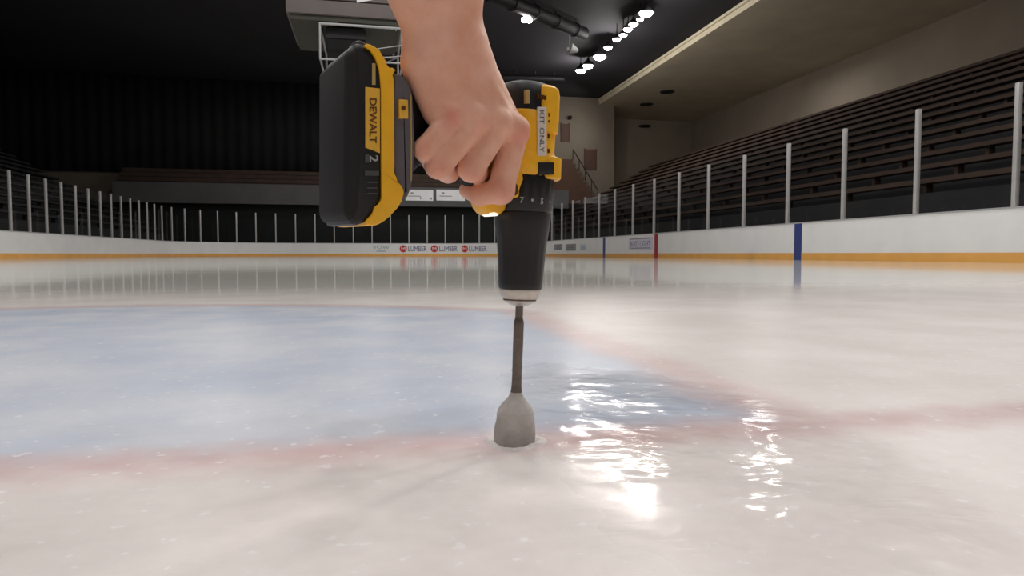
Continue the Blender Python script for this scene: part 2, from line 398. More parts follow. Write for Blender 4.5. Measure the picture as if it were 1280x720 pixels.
# right boards
s1, s0 = s_of(785.5), s_of(816); z0, z1 = z_of(800, 313), z_of(800, 297)
V, Fc = rect2(abs(s1 - s0), z1 - z0); ad = on_board('advertisement', V, Fc, (s1 + s0) / 2, z0, 'ad_pale', boards, 0.010)
ad['label'] = 'pale panel with grey BUD LIGHT lettering'
for wd_, xa, xb in (('BUD', 788, 798.5), ('LIGHT', 800, 813)): ad_text('lettering', (s_of(xa) + s_of(xb)) / 2, z_of(800, 308.3), wd_, z_of(800, 301.2) - z_of(800, 308.3), 'ad_greytext', ad, abs(s_of(xa) - s_of(xb)), 0.0, 0.016)
for yy in (299, 310.8):
    V, Fc = rect2(abs(s1 - s0) * 0.8, 0.05); on_board('rule', V, Fc, (s1 + s0) / 2, z_of(800, yy), 'ad_greyblock', ad, 0.016)
for xa, xb, ya, yb, m in ((692.5, 703, 305.3, 312.3, 'ad_greyblock'), (707, 720, 305, 313.4, 'ad_greyblock'), (725, 733, 305.5, 312.5, 'ad_pale')):
    sm = (s_of(xa) + s_of(xb)) / 2; w = abs(s_of(xa) - s_of(xb)); zb, zt = z_of((xa + xb) / 2, yb), z_of((xa + xb) / 2, ya)
    V, Fc = rect2(w, zt - zb); ad = on_board('advertisement', V, Fc, sm, zb, m, boards, 0.010); ad['label'] = 'small blurred grey advertisement panel'
    for q in range(3):
        V, Fc = rect2(w * (0.8, 0.6, 0.7)[q], (zt - zb) * 0.14); on_board('print_bar', V, Fc, sm, zb + (zt - zb) * (0.12 + 0.28 * q), 'ad_greytext' if m != 'ad_pale' else 'ad_teal', ad, 0.016)

# glass panes with a post each
GLZ = 3.45
def pane(sa, sb, label, group):
    pa, pb = path_at(sa), path_at(sb); mid = (pa + pb) / 2
    t = pb - pa; L = np.linalg.norm(t); t /= L; n = np.array((-t[1], t[0])); c = mid - n * 0.05
    mw = Matrix(((t[0], n[0], 0, c[0]), (t[1], n[1], 0, c[1]), (0, 0, 1, 1.085), (0, 0, 0, 1)))
    e = empty('glass_panel', mw=mw); tag(e, label, 'glass panel', group)
    box('pane', (-L / 2 + 0.06, -0.006, 0), (L / 2 - 0.046, 0.006, GLZ - 1.085 - 0.1), 'glass', e)
    box('post', (L / 2 - 0.045, -0.05, 0), (L / 2 + 0.045, 0.05, GLZ - 1.085), 'post', e, 0.008)
    return e
sA, sB = s_of(684), s_of(300)                     # far end between the corners
xs = [s_of(599 - 22.45 * i) for i in range(0, 1)]
ss = s_of(599); step = abs(s_of(442) - s_of(599)) / 7
a = ss
while a > sA + 0.2: a -= step
while a < RS[-1] - step:
    if a < sB: pane(a, a + step, 'clear tall glass pane with pale post along the far end boards', 'glass panes on the far end boards')
    else: pane(a, a + step, 'clear tall glass pane with pale post along the left side boards', 'glass panes on the left boards')
    a += step
a0 = ss
while a0 > sA + 0.2: a0 -= step
a = a0
while a > 2.6:
    pane(a - 2.44, a, 'clear tall glass pane with pale post along the right side boards', 'glass panes on the right boards'); a -= 2.44

# ------------------------------------------------------------------ arena shell
CZ = 15.0
struct(box('ceiling', (-36, -8, CZ), (21.6, 62.4, CZ + 0.4), 'roof'))
struct(box('ceiling_side', (21.6, -8, 14.4), (34.4, 68.4, 14.7), 'cream'))
struct(box('trim_1', (21.45, -8, 14.4), (21.6, 62, CZ), 'cream'))
struct(box('trim_2', (21.3, -8, 14.72), (21.45, 62, 14.86), 'cream'))
struct(box('wall_end', (-36, 62, 0), (23, 62.4, CZ + 0.4), 'wall'))
struct(box('wall_return', (22.7, 62.4, 0), (23, 68, 14.4), 'wall_dim'))
struct(box('wall_back', (23, 68, 0), (34.4, 68.4, 14.4), 'wall_dim'))
struct(box('wall_right', (34, -8, 0), (34.4, 68, 14.4), 'wall_dim'))
struct(box('wall_left', (-36.4, -8, 0), (-36, 62, CZ), 'drape'))
# floor round the rink
struct(box('floor_concourse', (-36, VE + 1.0, -0.3), (34, 68, -0.02), 'concrete'))
struct(box('floor_right', (UR + 1, -6, -0.3), (34, VE + 1.0, -0.02), 'concrete'))
struct(box('floor_left', (-36, -6, -0.3), (UL - 1, VE + 1.0, -0.02), 'concrete'))

# black drape added to darken the left part of the end wall: folded sheet
V, Fc = [], []
N = 220
for i in range(N + 1):
    u = -35 + 44.5 * i / N
    for z in (7.0, CZ - 0.05): V.append((u, 61.75 + 0.09 * math.sin(i * 1.3), z))
for i in range(N): Fc.append((2 * i, 2 * i + 2, 2 * i + 3, 2 * i + 1))
o = mk('drape', V, Fc, 'drape', None, True); so = o.modifiers.new('s', 'SOLIDIFY'); so.thickness = 0.03
tag(o, 'added black drape darkening the far end wall behind the drill', 'curtain')

# far end balcony
bal = tag(empty('balcony', (0, 60, 0)), 'dark concrete balcony with brown benches above the far boards', 'balcony')
def lb(name, a, b, m, par=bal, bevel=0.0):
    return box(name, (a[0], a[1] - 60, a[2]), (b[0], b[1] - 60, b[2]), m, par, bevel)
zr0, zr1 = on_v(560, 258.5, 58.9).z, on_v(560, 250.5, 58.9).z
zb1 = on_v(560, 235, 58.9).z
lb('balcony_front', (-20, 58.8, zr1), (17.5, 59.2, zb1), 'concrete')
lb('rail_band', (-20, 58.8, zr0), (17.5, 59.2, zr1), 'concrete')
lb('back_panel', (-20, 59.6, 0), (17.5, 59.9, zr0), 'void')
for i in range(4):
    z = zb1 - 0.2 + 0.42 * i; v = 59.3 + 0.55 * i
    lb('step', (-20, v, zr1), (16.2, v + 0.55, z), 'riser')
    lb('bench', (-20, v + 0.1, z), (16.0 - 0.25 * i, v + 0.45, z + 0.3), 'bench')
# white banners on the balcony front
for xa, xb, lab in ((507, 541.5, 'white banner on the balcony front nearest the drill battery'), (545.5, 581, 'white banner on the balcony front directly under the fingers')):
    A = on_v(xa, 250.6, 58.76); B = on_v(xb, 237.6, 58.76)
    e = tag(empty('banner', (A.x, 58.7795, A.z)), lab, 'banner', 'white banners on the balcony')
    box('sheet', (0, -0.02, 0), (B.x - A.x, 0.02, B.z - A.z), 'banner', e)
    w, hgt = B.x - A.x, B.z - A.z
    for q in ((0.18, 0.60, 0.10, 0.16), (0.10, 0.38, 0.45, 0.07), (0.52, 0.14, 0.04, 0.2), (0.9, 0.12, 0.05, 0.2)):
        if xa > 540 and q[0] in (0.52, 0.9): continue
        box('print', (w * q[0], -0.03, hgt * q[1]), (w * min(0.99, q[0] + q[2]), -0.02, hgt * (q[1] + q[3])), 'banner_ink', e)
# brown stair flight sloping down at the right end of the balcony
P1, P2 = on_v(716, 187, 60.4), on_v(747, 238, 60.4)
n = 9
e = tag(empty('staircase', (P1.x, 60.4, 0)), 'brown stair flight sloping down at the right end of the far balcony', 'stairs')
bm = bmesh.new()
xl = on_v(690, 200, 60.4).x
pts = [(xl, P1.z - 0.9), (P1.x, P1.z - 0.9)]
for i in range(n):
    x0 = P1.x + (P2.x - P1.x) * i / n; x1 = P1.x + (P2.x - P1.x) * (i + 1) / n
    z1 = P1.z - 0.9 + (P2.z - P1.z) * (i + 1) / n
    pts += [(x0, z1), (x1, z1)]
pts += [(P2.x, zr1), (xl, zr1)]
A_ = [bm.verts.new((x - P1.x, 0, z)) for x, z in pts]; B_ = [bm.verts.new((x - P1.x, 1.3, z)) for x, z in pts]
bm.faces.new(A_); bm.faces.new(B_[::-1])
for i in range(len(pts)):
    j = (i + 1) % len(pts); bm.faces.new((A_[i], B_[i], B_[j], A_[j]))
mkbm('flight', bm, 'stairs', e)
bm = bmesh.new()
tube_bm(bm, (0, -0.05, P1.z), (P2.x - P1.x, -0.05, P2.z), 0.05)
for i in range(5):
    x = (P2.x - P1.x) * i / 4; z = P1.z + (P2.z - P1.z) * i / 4; tube_bm(bm, (x, -0.05, z - 0.95), (x, -0.05, z), 0.04)
mkbm('handrail', bm, 'darkmetal', e)
# doors in the end wall
for k, (xa, xb, ya, yb) in enumerate(((702, 711, 155, 177), (731, 745, 187, 212))):
    A = on_v(xa, yb, 61.95); B = on_v(xb, ya, 61.95)
    d = box('door_%d' % (k + 1), (A.x, 61.93, A.z), (B.x, 62, B.z), 'door'); struct(d)
    box('door_frame', (A.x - 0.08, 61.9, A.z), (A.x, 62, B.z + 0.08), 'stairs', d); box('door_frame', (B.x, 61.9, A.z), (B.x + 0.08, 62, B.z + 0.08), 'stairs', d)
# wall speaker
c = on_v(712.5, 147, 61.7)
e = tag(empty('wall_speaker', c), 'small round black speaker high on the beige end wall', 'speaker')
bm = bmesh.new(); bmesh.ops.create_uvsphere(bm, u_segments=16, v_segments=10, radius=0.19); mkbm('housing', bm, 'darkmetal', e, True)
tube('bracket', (0, 0, 0), (0, 0.3, 0), 0.05, 'darkmetal', e)
# dark recessed downlights in the cream soffit
for px, py, lab in ((834, 114.5, 'dark recessed downlight in the cream soffit, nearest the picture top'), (808, 130, 'dark recessed downlight in the cream soffit, middle one'), (806, 157.5, 'dark recessed downlight in the cream soffit, farthest and lowest')):
    c = on_z(px, py, 14.4)
    if c.y > 67.5: c = on_v(px, py, 67.4)
    e = tag(empty('downlight', (c.x, c.y, 14.38 if c.y < 67 else c.z)), lab, 'downlight', 'downlights in the soffit')
    bm = bmesh.new(); bmesh.ops.create_cone(bm, segments=24, radius1=0.62, radius2=0.62, depth=0.1, cap_ends=True); mkbm('trim_ring', bm, 'darkmetal', e)
    bm = bmesh.new(); bmesh.ops.create_cone(bm, segments=24, radius1=0.4, radius2=0.4, depth=0.06, cap_ends=True); o = mkbm('baffle', bm, 'void', e); o.location.z = -0.05

# stands along the sides
def stand(name, sgn, uw, label, bench_m, v0, v1):
    e = tag(empty(name, (sgn * 13.6 + uw, v0, 0)), label, 'stand')
    bm = bmesh.new()
    for i in range(13):
        a, b = sgn * i * 0.95, sgn * (i + 1) * 0.95
        box_bm(bm, (min(a, b), 0, 0), (max(a, b), v1 - v0, 1.7 + 0.52 * i))
    mkbm('risers', bm, 'riser', e)
    for i in range(13):
        a = sgn * (i * 0.95 + 0.35); b = sgn * (i * 0.95 + 0.75); z = 1.7 + 0.52 * i
        bm = bmesh.new(); box_bm(bm, (min(a, b), 0.2, z + 0.3), (max(a, b), v1 - v0 - 0.2, z + 0.42))
        k = 0.6
        while k < v1 - v0: box_bm(bm, (min(a, b) + 0.1, k, z), (max(a, b) - 0.1, k + 0.12, z + 0.3)); k += 3.0
        mkbm('bench', bm, bench_m, e)
stand('seating_stand', 1, 0, 'brown bench seating stand rising behind the right side boards', 'bench', 5, 59.5)
stand('seating_stand', -1, -1.9, 'dark seating stand rising behind the left side boards', 'riser', 5, 56)

# ------------------------------------------------------------------ roof hardware
lamps = ((726, 88.5, 1.25), (735, 82.5, 1.3), (749.5, 71, 1.5), (760, 59.5, 0.95), (771, 49.3, 0.9), (779, 44, 0.85), (785, 36.7, 0.95), (792, 30.3, 0.95), (800, 24.2, 0.7), (807.5, 16.5, 1.4))
names = ('lowest and farthest', 'second from the low end', 'third from the low end', 'fourth from the low end', 'fifth from the low end', 'sixth from the low end', 'seventh from the low end', 'third from the high end', 'small one second from the high end', 'highest and nearest')
bm = bmesh.new()
prof = [(0.06, 0.42), (0.10, 0.30), (0.26, 0.18), (0.34, 0.0), (0.30, 0.0), (0.22, 0.14), (0.05, 0.2)]
def lathe_bm(bm, prof, n=20):
    rings = [[bm.verts.new((r * math.cos(2 * PI * i / n), r * math.sin(2 * PI * i / n), z)) for i in range(n)] for r, z in prof]
    for a, b in zip(rings, rings[1:]):
        for i in range(n): bm.faces.new((a[i], a[(i + 1) % n], b[(i + 1) % n], b[i]))
    bm.faces.new(rings[0][::-1]); bm.faces.new(rings[-1])
proto = None
for (px, py, k), nm in zip(lamps, names):
    k *= 1.05
    c = on_z(px, py, 14.0)
    if proto is None:
        proto = e = empty('sports_light', c)
        bm = bmesh.new(); lathe_bm(bm, prof); mkbm('reflector_housing', bm, 'darkmetal', e, True)
        bm = bmesh.new(); bmesh.ops.create_uvsphere(bm, u_segments=20, v_segments=10, radius=0.25, matrix=Matrix.Diagonal((1, 1, 0.6, 1))); o = mkbm('lens', bm, 'lamp', e, True); o.location.z = 0.0
        tube('hanger', (0, 0, 0.4), (0, 0, 1.0), 0.03, 'darkmetal', e)
    else:
        e = proto.copy(); COL.objects.link(e); e.location = c
        for ch in proto.children:
            q = ch.copy(); COL.objects.link(q); q.parent = e
    for ch in e.children:
        if ch.name.startswith('hanger'): ch.scale = (1, 1, 1.0)
        else: ch.scale = (k, k, k)
    tag(e, 'bright white roof light in the slanting row, ' + nm, 'roof light', 'row of roof lights')
# twin pendant
c = on_z(658.5, 25, 13.9)
e = tag(empty('pendant_light', c), 'bright twin pendant light alone beside the forearm', 'roof light')
for sx in (-1, 1):
    bm = bmesh.new(); bmesh.ops.create_uvsphere(bm, u_segments=16, v_segments=10, radius=0.16); o = mkbm('bulb', bm, 'lamp', e, True); o.location = (sx * 0.15, 0, 0)
    bm = bmesh.new(); lathe_bm(bm, [(0.05, 0.32), (0.14, 0.18), (0.2, 0.1), (0.17, 0.1), (0.05, 0.2)], 16); o = mkbm('shade', bm, 'darkmetal', e, True); o.location = (sx * 0.15, 0, 0)
tube('hanger', (0, 0, 0.3), (0, 0, 1.1), 0.03, 'darkmetal', e)
# hanging horn loudspeaker
c = on_z(716, 61, 13.2)
e = tag(empty('hanging_speaker', c), 'small pale horn loudspeaker hanging on a thin rod from the roof', 'speaker')
bm = bmesh.new(); bmesh.ops.create_cone(bm, segments=20, radius1=0.34, radius2=0.1, depth=0.5, cap_ends=True, matrix=Matrix.Rotation(math.radians(105), 4, 'Y')); o = mkbm('horn', bm, 'fixture', e, True); o.location = (0.1, 0, -0.05)
box('driver', (-0.38, -0.12, -0.14), (-0.1, 0.12, 0.1), 'fixture', e, 0.03)
tube('rod', (-0.2, 0, 0.1), (-0.2, 0, 1.8), 0.025, 'fixture', e)
# roof ducts
def duct(a, b, r, z, label):
    A, B = on_z(a[0], a[1], z), on_z(b[0], b[1], z)
    e = tag(empty('roof_duct', A), label, 'duct'); tube('pipe', (0, 0, 0), B - A, r, 'darkmetal', e, 16)
    n = 6
    for i in range(n):
        bm = bmesh.new(); p = (B - A) * ((i + 0.5) / n); d = (B - A).normalized() * 0.06; tube_bm(bm, p - d, p + d, r * 1.12, 16)
        box_bm(bm, (p.x - 0.04, p.y - 0.04, p.z), (p.x + 0.04, p.y + 0.04, CZ - z - 0.01))
        mkbm('clamp', bm, 'darkmetal', e, True)
duct((560, -30), (730, 42), 0.4, 14.4, 'dark round duct under the roof right of the forearm')
duct((560, 95), (705, 99), 0.25, 14.4, 'thin dark pipe under the far roof just above the drill')

# centre-hung scoreboard
cx, cy = -0.915, 27.1
zb = on_v(470, 24, 25.2).z
hw = 2.0
e = tag(empty('scoreboard', (cx, cy, zb)), 'grey centre-hung scoreboard above the drill battery', 'scoreboard')
box('cabinet', (-hw, -hw, 0.55), (hw, hw, 2.6), 'sb_panel', e, 0.05)
box('lower_fascia', (-hw * 1.02, -hw * 1.02, 0.0), (hw * 1.02, hw * 1.02, 0.5), 'sb_panel', e, 0.03)
box('base_ring', (-hw * 0.96, -hw * 0.96, -0.2), (hw * 0.96, hw * 0.96, 0.0), 'sb_green', e, 0.02)
box('orange_panel', (-1.3, -hw - 0.04, 0.62), (0.42, -hw - 0.0, 1.1), 'sb_orange', e)
mk('white_panel', [(0.42, -hw - 0.03, 0.5), (0.42, -hw - 0.03, 1.2), (1.0, -hw - 0.03, 1.15), (0.95, -hw - 0.03, 0.85), (1.35, -hw - 0.03, 0.72), (0.42, -hw, 0.5), (0.42, -hw, 1.2), (1.0, -hw, 1.15), (0.95, -hw, 0.85), (1.35, -hw, 0.72)],
   [(0, 1, 2, 3, 4), (9, 8, 7, 6, 5), (0, 5, 6, 1), (1, 6, 7, 2), (2, 7, 8, 3), (3, 8, 9, 4), (4, 9, 5, 0)], 'banner', e)
bm = bmesh.new()
for x in (-1.2, 1.2):
    for y in (-1.2, 1.2): tube_bm(bm, (x, y, 2.6), (x, y, CZ - zb - 0.03), 0.04)
mkbm('suspension_cable', bm, 'darkmetal', e)
# pipe frame hung under it
ft, fb = on_v(480, 34.5, 25.2).z - zb, on_v(480, 78, 25.2).z - zb
fr = tag(empty('rigging_frame', (cx, cy, zb)), 'white pipe rigging frame with diagonal braces under the scoreboard', 'frame')
fx0, fx1 = on_v(400, 50, 25.2).x - cx, on_v(502.5, 50, 25.2).x - cx
bm = bmesh.new(); bv = bmesh.new(); bd = bmesh.new()
for y in (-1.9, 1.9):
    tube_bm(bm, (fx0, y, ft), (fx1, y, ft), 0.05); tube_bm(bm, (fx0, y, fb), (fx1, y, fb), 0.035)
for x in (fx0, fx1):
    tube_bm(bm, (x, -1.9, ft), (x, 1.9, ft), 0.045); tube_bm(bm, (x, -1.9, fb), (x, 1.9, fb), 0.035)
    for y in (-1.9, 1.9): tube_bm(bv, (x, y, ft), (x, y, fb), 0.04)
    for y in (-1.6, 1.6): tube_bm(bv, (x * 0.9, y, ft), (x * 0.9, y, -0.21), 0.02)
tube_bm(bd, (fx1 + 0.25, -1.9, ft - 0.55), (fx1 - 1.5, -1.9, fb + 0.35), 0.02)
tube_bm(bd, (fx1 + 0.25, -1.9, ft - 0.95), (fx1 - 1.5, -1.9, fb + 0.05), 0.02)
tube_bm(bd, (fx1, 1.9, ft), (fx0, 1.9, fb), 0.02)
mkbm('rail', bm, 'pipe', fr, True); mkbm('upright', bv, 'pipe', fr, True); mkbm('brace', bd, 'pipe', fr, True)
spk = tag(empty('speaker_cluster', (cx, cy - 1.0, zb)), 'black loudspeaker cluster under the middle of the scoreboard', 'speaker')
box('cabinet', (-0.7, -0.7, -1.15), (0.72, 0.7, -0.3), 'drape', spk, 0.06)
box('grille_bar', (-0.7, -0.74, -0.72), (0.72, -0.7, -0.6), 'riser', spk)
tube('flying_rod', (0, 0, -0.35), (0, 0, -0.21), 0.05, 'darkmetal', spk)

# ------------------------------------------------------------------ the drill
TH = math.radians(30)
tilt = math.radians(2.1)
hd0 = -R_ * math.cos(TH) - FH * math.sin(TH)
uax = (ZU * math.cos(tilt) + R_ * math.sin(tilt)).normalized()
hax = (hd0 - uax * hd0.dot(uax)).normalized()
sax = hax.cross(uax).normalized()
if sax.dot(FH) > 0: sax = -sax
DM = Matrix(((hax.x, uax.x, sax.x, 0), (hax.y, uax.y, sax.y, 0), (hax.z, uax.z, sax.z, 0), (0, 0, 0, 1)))
def L(px, py, s=0.0):
    d = ray(px, py); t = (s - CAM.dot(sax)) / d.dot(sax); p = CAM + d * t
    return Vector((p.dot(hax), p.dot(uax), s))
def Lh(px, py, s=0.0): v = L(px, py, s); return (v.x, v.y)
def axis_px(y): return 643 + (553 - y) * 16 / 443.0
def U(y): return L(axis_px(y), y, 0).y
PXM = 1 / (F_ / (-(_d.normalized().dot(FW)) if False else 1)) * 1.0
dep0 = (Vector((0, 0, 0)) - CAM).dot(FW)
def r(px): return px * dep0 / F_
drill = empty('power_drill', mw=DM)
tag(drill, 'yellow and black cordless drill held nose down over the ice', 'drill')

# body
loft('rear_cap', [(U(y), c, 0, rh, rs, e) for y, c, rh, rs, e in (
    (105, 0.001, 0.009, 0.009, 2.2), (106, 0.001, 0.0165, 0.0155, 2.3), (109, 0.002, 0.0215, 0.0205, 2.4), (114, 0.002, 0.0245, 0.0235, 2.4), (124, 0.002, 0.0258, 0.0246, 2.4), (152, 0.002, 0.0260, 0.0250, 2.4))], 'black', drill)
loft('motor_housing', [(U(y), c, 0, rh, rs, e) for y, c, rh, rs, e in (
    (143, 0.002, 0.0250, 0.0246, 2.4), (146, 0.002, 0.0272, 0.0262, 2.4), (165, 0.002, 0.0270, 0.0262, 2.4), (192, 0.002, 0.0265, 0.0260, 2.4), (196, 0.001, 0.0270, 0.0265, 2.4), (199, 0.001, 0.0282, 0.0274, 2.5), (219, 0.001, 0.0284, 0.0276, 2.5), (222, 0.001, 0.0270, 0.0265, 2.4))], 'yellow', drill)
loft('upper_shell', [(U(y), c, 0, rh, rs, e) for y, c, rh, rs, e in (
    (109, -0.0085, 0.008, 0.018, 2.6), (110.5, -0.0085, 0.012, 0.0222, 2.8), (114, -0.0085, 0.0148, 0.0252, 3.0), (122, -0.0085, 0.0156, 0.0264, 3.0), (150, -0.0085, 0.0156, 0.0264, 3.0), (168, -0.0085, 0.0150, 0.0258, 3.0))], 'yellow', drill)
def plate(name, x0, x1, y0, y1, s, d, m, bev=0.0006, par=None, label=None):
    q = [Lh(x0, y0, s), Lh(x1, y0, s), Lh(x1, y1, s), Lh(x0, y1, s)]
    return prism(name, q, s - d, s, m, par or drill, bev, label, 2)
for i in range(4): plate('vent_slot', 672.5 + 3.0 * i, 674.2 + 3.0 * i, 117.5 + i * 0.6, 123 + i * 0.6, 0.0272, 0.003, 'brown_dot', 0)
plate('cap_insert', 657.5, 663, 112, 129, 0.0256, 0.004, 'gauge', label='pale yellow insert in the rear cap')
st = plate('sticker', 672, 683.4, 133.5, 195, 0.0274, 0.0014, 'sticker', 0.0003, label='white paper sticker with printed words')
def ltext(name, txt, cx_, cy_, h_px, len_px, s, m, par, weight=0.0, rot=True):
    """lettering on the side plane; rot: reads downward"""
    V, Fc, w = text_geo(txt, 1.0, weight)
    out = []
    for x, y in V:
        a, b2 = x / w * len_px, (y - 0.5) * h_px
        px, py = (cx_ + b2, cy_ + a) if rot else (cx_ + a, cy_ - b2)
        out.append(L(px, py, s))
    return mk(name, out, Fc, m, par)
ltext('lettering', 'KIT', 677.6, 146.5, 5.6, 17, 0.0277, 'ink', st); ltext('lettering', 'ONLY', 677.6, 175, 5.6, 31, 0.0277, 'ink', st)
for y0, y1 in ((141, 146), (150, 153), (167, 173), (186, 191)): plate('moulded_mark', 685.6, 687.6, y0, y1, 0.0266, 0.002, 'brown_dot', 0.0003)
plate('speed_switch', 673.5, 693.5, 202.5, 218.5, 0.0290, 0.010, 'black', 0.0015)
loft('switch_frame', [(U(y), -0.0125, 0.003, rh, rs, 2.6) for y, rh, rs in ((197, 0.012, 0.022), (199, 0.0158, 0.0250), (223, 0.0158, 0.0250), (225, 0.0145, 0.0235))], 'yellow', drill)
# clutch collar, chuck sleeve
def turned(name, prof, m, n=56, ribs=0, depth=0.0, rib_range=None):
    V, Fc = [], []
    for (y, rp) in prof:
        for i in range(n):
            t = 2 * PI * i / n; rr = r(rp)
            if ribs and rib_range[0] <= y <= rib_range[1]: rr -= depth * (0.5 + 0.5 * math.cos(ribs * t))
            V.append((rr * math.cos(t), U(y), rr * math.sin(t)))
    for k in range(len(prof) - 1):
        for i in range(n):
            j = (i + 1) % n; Fc.append((k * n + i, k * n + j, (k + 1) * n + j, (k + 1) * n + i))
    Fc.append(tuple(range(n))); Fc.append(tuple((len(prof) - 1) * n + i for i in range(n)))
    return mk(name, V, Fc, m, drill, True)
turned('clutch_collar', [(219, 34), (221, 36.6), (224, 37.4), (240, 37), (243, 36.4), (262, 36), (265, 34.5), (268, 32)], 'sleeve', 120, 20, 0.0006, (221, 240))
turned('chuck_sleeve', [(264, 32), (267, 34.6), (272, 34.6), (285, 33.4), (300, 31.2), (318, 29.6), (340, 28.2), (354, 27.4), (359, 27), (361.5, 25.8)], 'sleeve', 96, 16, 0.0003, (300, 350))
turned('chuck_ring', [(360.5, 25), (361.5, 26.2), (364, 26.3), (370, 24.3), (373, 22), (373.6, 20.5)], 'steel')
turned('chuck_groove', [(373, 20), (373.5, 20.6), (375, 20.5), (375.4, 20)], 'groove')
turned('chuck_nose', [(374.6, 20.5), (375.4, 21), (377, 19.5), (379.5, 14.5), (381.5, 10), (382.5, 7.5)], 'steel')
def on_collar(name, V2, Fc, px, cy_, m, par=None, rp=36.4):
    # glyphs wrapped round the collar at the angle where the pixel column meets it
    rr = r(rp); ux = (px - axis_px(cy_)) * dep0 / F_ / rr
    ang = math.asin(max(-0.99, min(0.99, ux)))    # 0 faces the camera, + to the right
    out = []
    cam_dir = math.atan2(-FH.dot(sax), -FH.dot(hax))
    right = math.atan2(R_.dot(sax), R_.dot(hax))
    sg = 1 if math.sin(right - cam_dir) > 0 else -1
    for x, y in V2:
        a = cam_dir + sg * (ang + x / rr); out.append((rr * math.cos(a), U(cy_) + y, rr * math.sin(a)))
    return mk(name, out, Fc, m, par or drill)
for txt, px in (('7', 651.5), ('5', 675.5)):
    V, Fc, w = text_geo(txt, 0.0052, 0.03); on_collar('torque_number', [(x, y - 0.0026) for x, y in V], Fc, px, 253, 'greyprint')
for px in (638, 664, 685.5):
    V, Fc = disc2(0.0012, 10); on_collar('torque_dot', V, Fc, px, 252.5, 'greyprint')
# nose underside and work light
prism('gear_case_foot', [Lh(*p, 0.0245) for p in ((622, 190), (648, 191), (655, 196), (655, 217), (650, 222), (650.5, 244), (648, 246.8), (641, 246.8), (632, 244), (620, 236))], -0.0245, 0.0245, 'yellow', drill, 0.003)
q = Lh(644.5, 237, 0.0247)
bm = bmesh.new(); bmesh.ops.create_cone(bm, segments=18, radius1=0.0026, radius2=0.0026, depth=0.002, cap_ends=True); o = mkbm('housing_screw', bm, 'brown_dot', drill, True); o.location = (q[0], q[1], 0.0242); o.scale = (0.8, 1.9, 1)
nose = prism('light_housing', [Lh(*p, 0.012) for p in ((602, 240), (602.5, 252), (605.5, 260), (611, 266.5), (618, 269.5), (626, 268.5), (632, 263.5), (635.5, 255), (636, 238), (618, 234))], -0.012, 0.012, 'yellow', drill, 0.0035)
prism('work_light', [Lh(*p, 0.012) for p in ((612.5, 266.5), (617, 270.3), (621.5, 270), (624, 267.5), (618, 265))], -0.006, 0.0124, 'led', nose, 0.001, 'lit white work light')
# trigger and handle
prism('trigger', [Lh(*p, 0.010) for p in ((612, 200), (634, 205), (630, 222), (618, 234), (600, 238), (588, 232), (584, 205))], -0.010, 0.010, 'black', drill, 0.003)
hy = 167
def uh(x, y): return Lh(x, y, 0.0)
secs = []
for x, yc, ru, rs in ((650, 168, 0.026, 0.019), (628, 170, 0.026, 0.018), (605, 170, 0.0225, 0.017), (575, 169, 0.0215, 0.0168), (545, 168, 0.0225, 0.0172), (522, 168, 0.026, 0.0185), (506, 168, 0.036, 0.024), (496, 168, 0.046, 0.030)):
    hh, uu = uh(x, yc); secs.append((hh, uu, 0, ru, rs, 2.6))
loft('handle', secs, 'darkrubber', drill, 40, 'h')
# foot of the handle: grey overmould, yellow C-shaped shell, battery
SB = 0.036
def outline(pts, s=SB): return [Lh(x, y, s) for x, y in pts]
om = prism('foot_overmould', outline(((492, 90), (500, 91), (508, 96), (514, 106), (517.5, 120), (518, 180), (517.5, 222), (515, 236), (511, 246), (507, 248), (498, 236), (491, 222)), 0.034), -0.034, 0.034, 'rubber', drill, 0.004)
prism('trim_line', outline(((512.4, 114), (514.6, 120), (515.2, 180), (514.8, 226), (513.4, 226), (513.6, 180), (513.0, 121)), 0.0346), -0.0346, 0.0346, 'gauge', om, 0.0004)
hook = prism('belt_hook_tag', outline(((499, 123.5), (510.5, 124.5), (511, 147.5), (499.3, 147.5)), 0.0375), 0.031, 0.0375, 'label', drill, 0.0012, 'yellow tag with a brown screw')
q = Lh(504.3, 135, 0.0378)
bm = bmesh.new(); bmesh.ops.create_cone(bm, segments=18, radius1=0.0016, radius2=0.0016, depth=0.0016, cap_ends=True); o = mkbm('tag_screw', bm, 'brown_dot', hook, True); o.location = (q[0], q[1], 0.0378)
Cout = [(459, 54), (465, 55.5), (472, 60), (479, 69), (484, 80), (487, 84), (493, 84.5), (496, 88), (491.5, 91), (492.5, 120), (493, 214), (497, 226), (506, 239), (504.5, 246), (500, 256), (493, 265), (484, 273.5), (474, 280.5), (466, 282.5), (458, 281.5)]
Cin = [(457, 277), (466, 267), (468, 258.5), (474, 255), (477.5, 248), (477, 210), (476.5, 110), (474.5, 88), (470, 73), (463, 62), (456, 58)]
def resample(pts, n):
    P = np.array(pts, float); d = np.concatenate([[0], np.cumsum(np.linalg.norm(np.diff(P, axis=0), axis=1))]); t = np.linspace(0, d[-1], n)
    return list(zip(np.interp(t, d, P[:, 0]), np.interp(t, d, P[:, 1])))
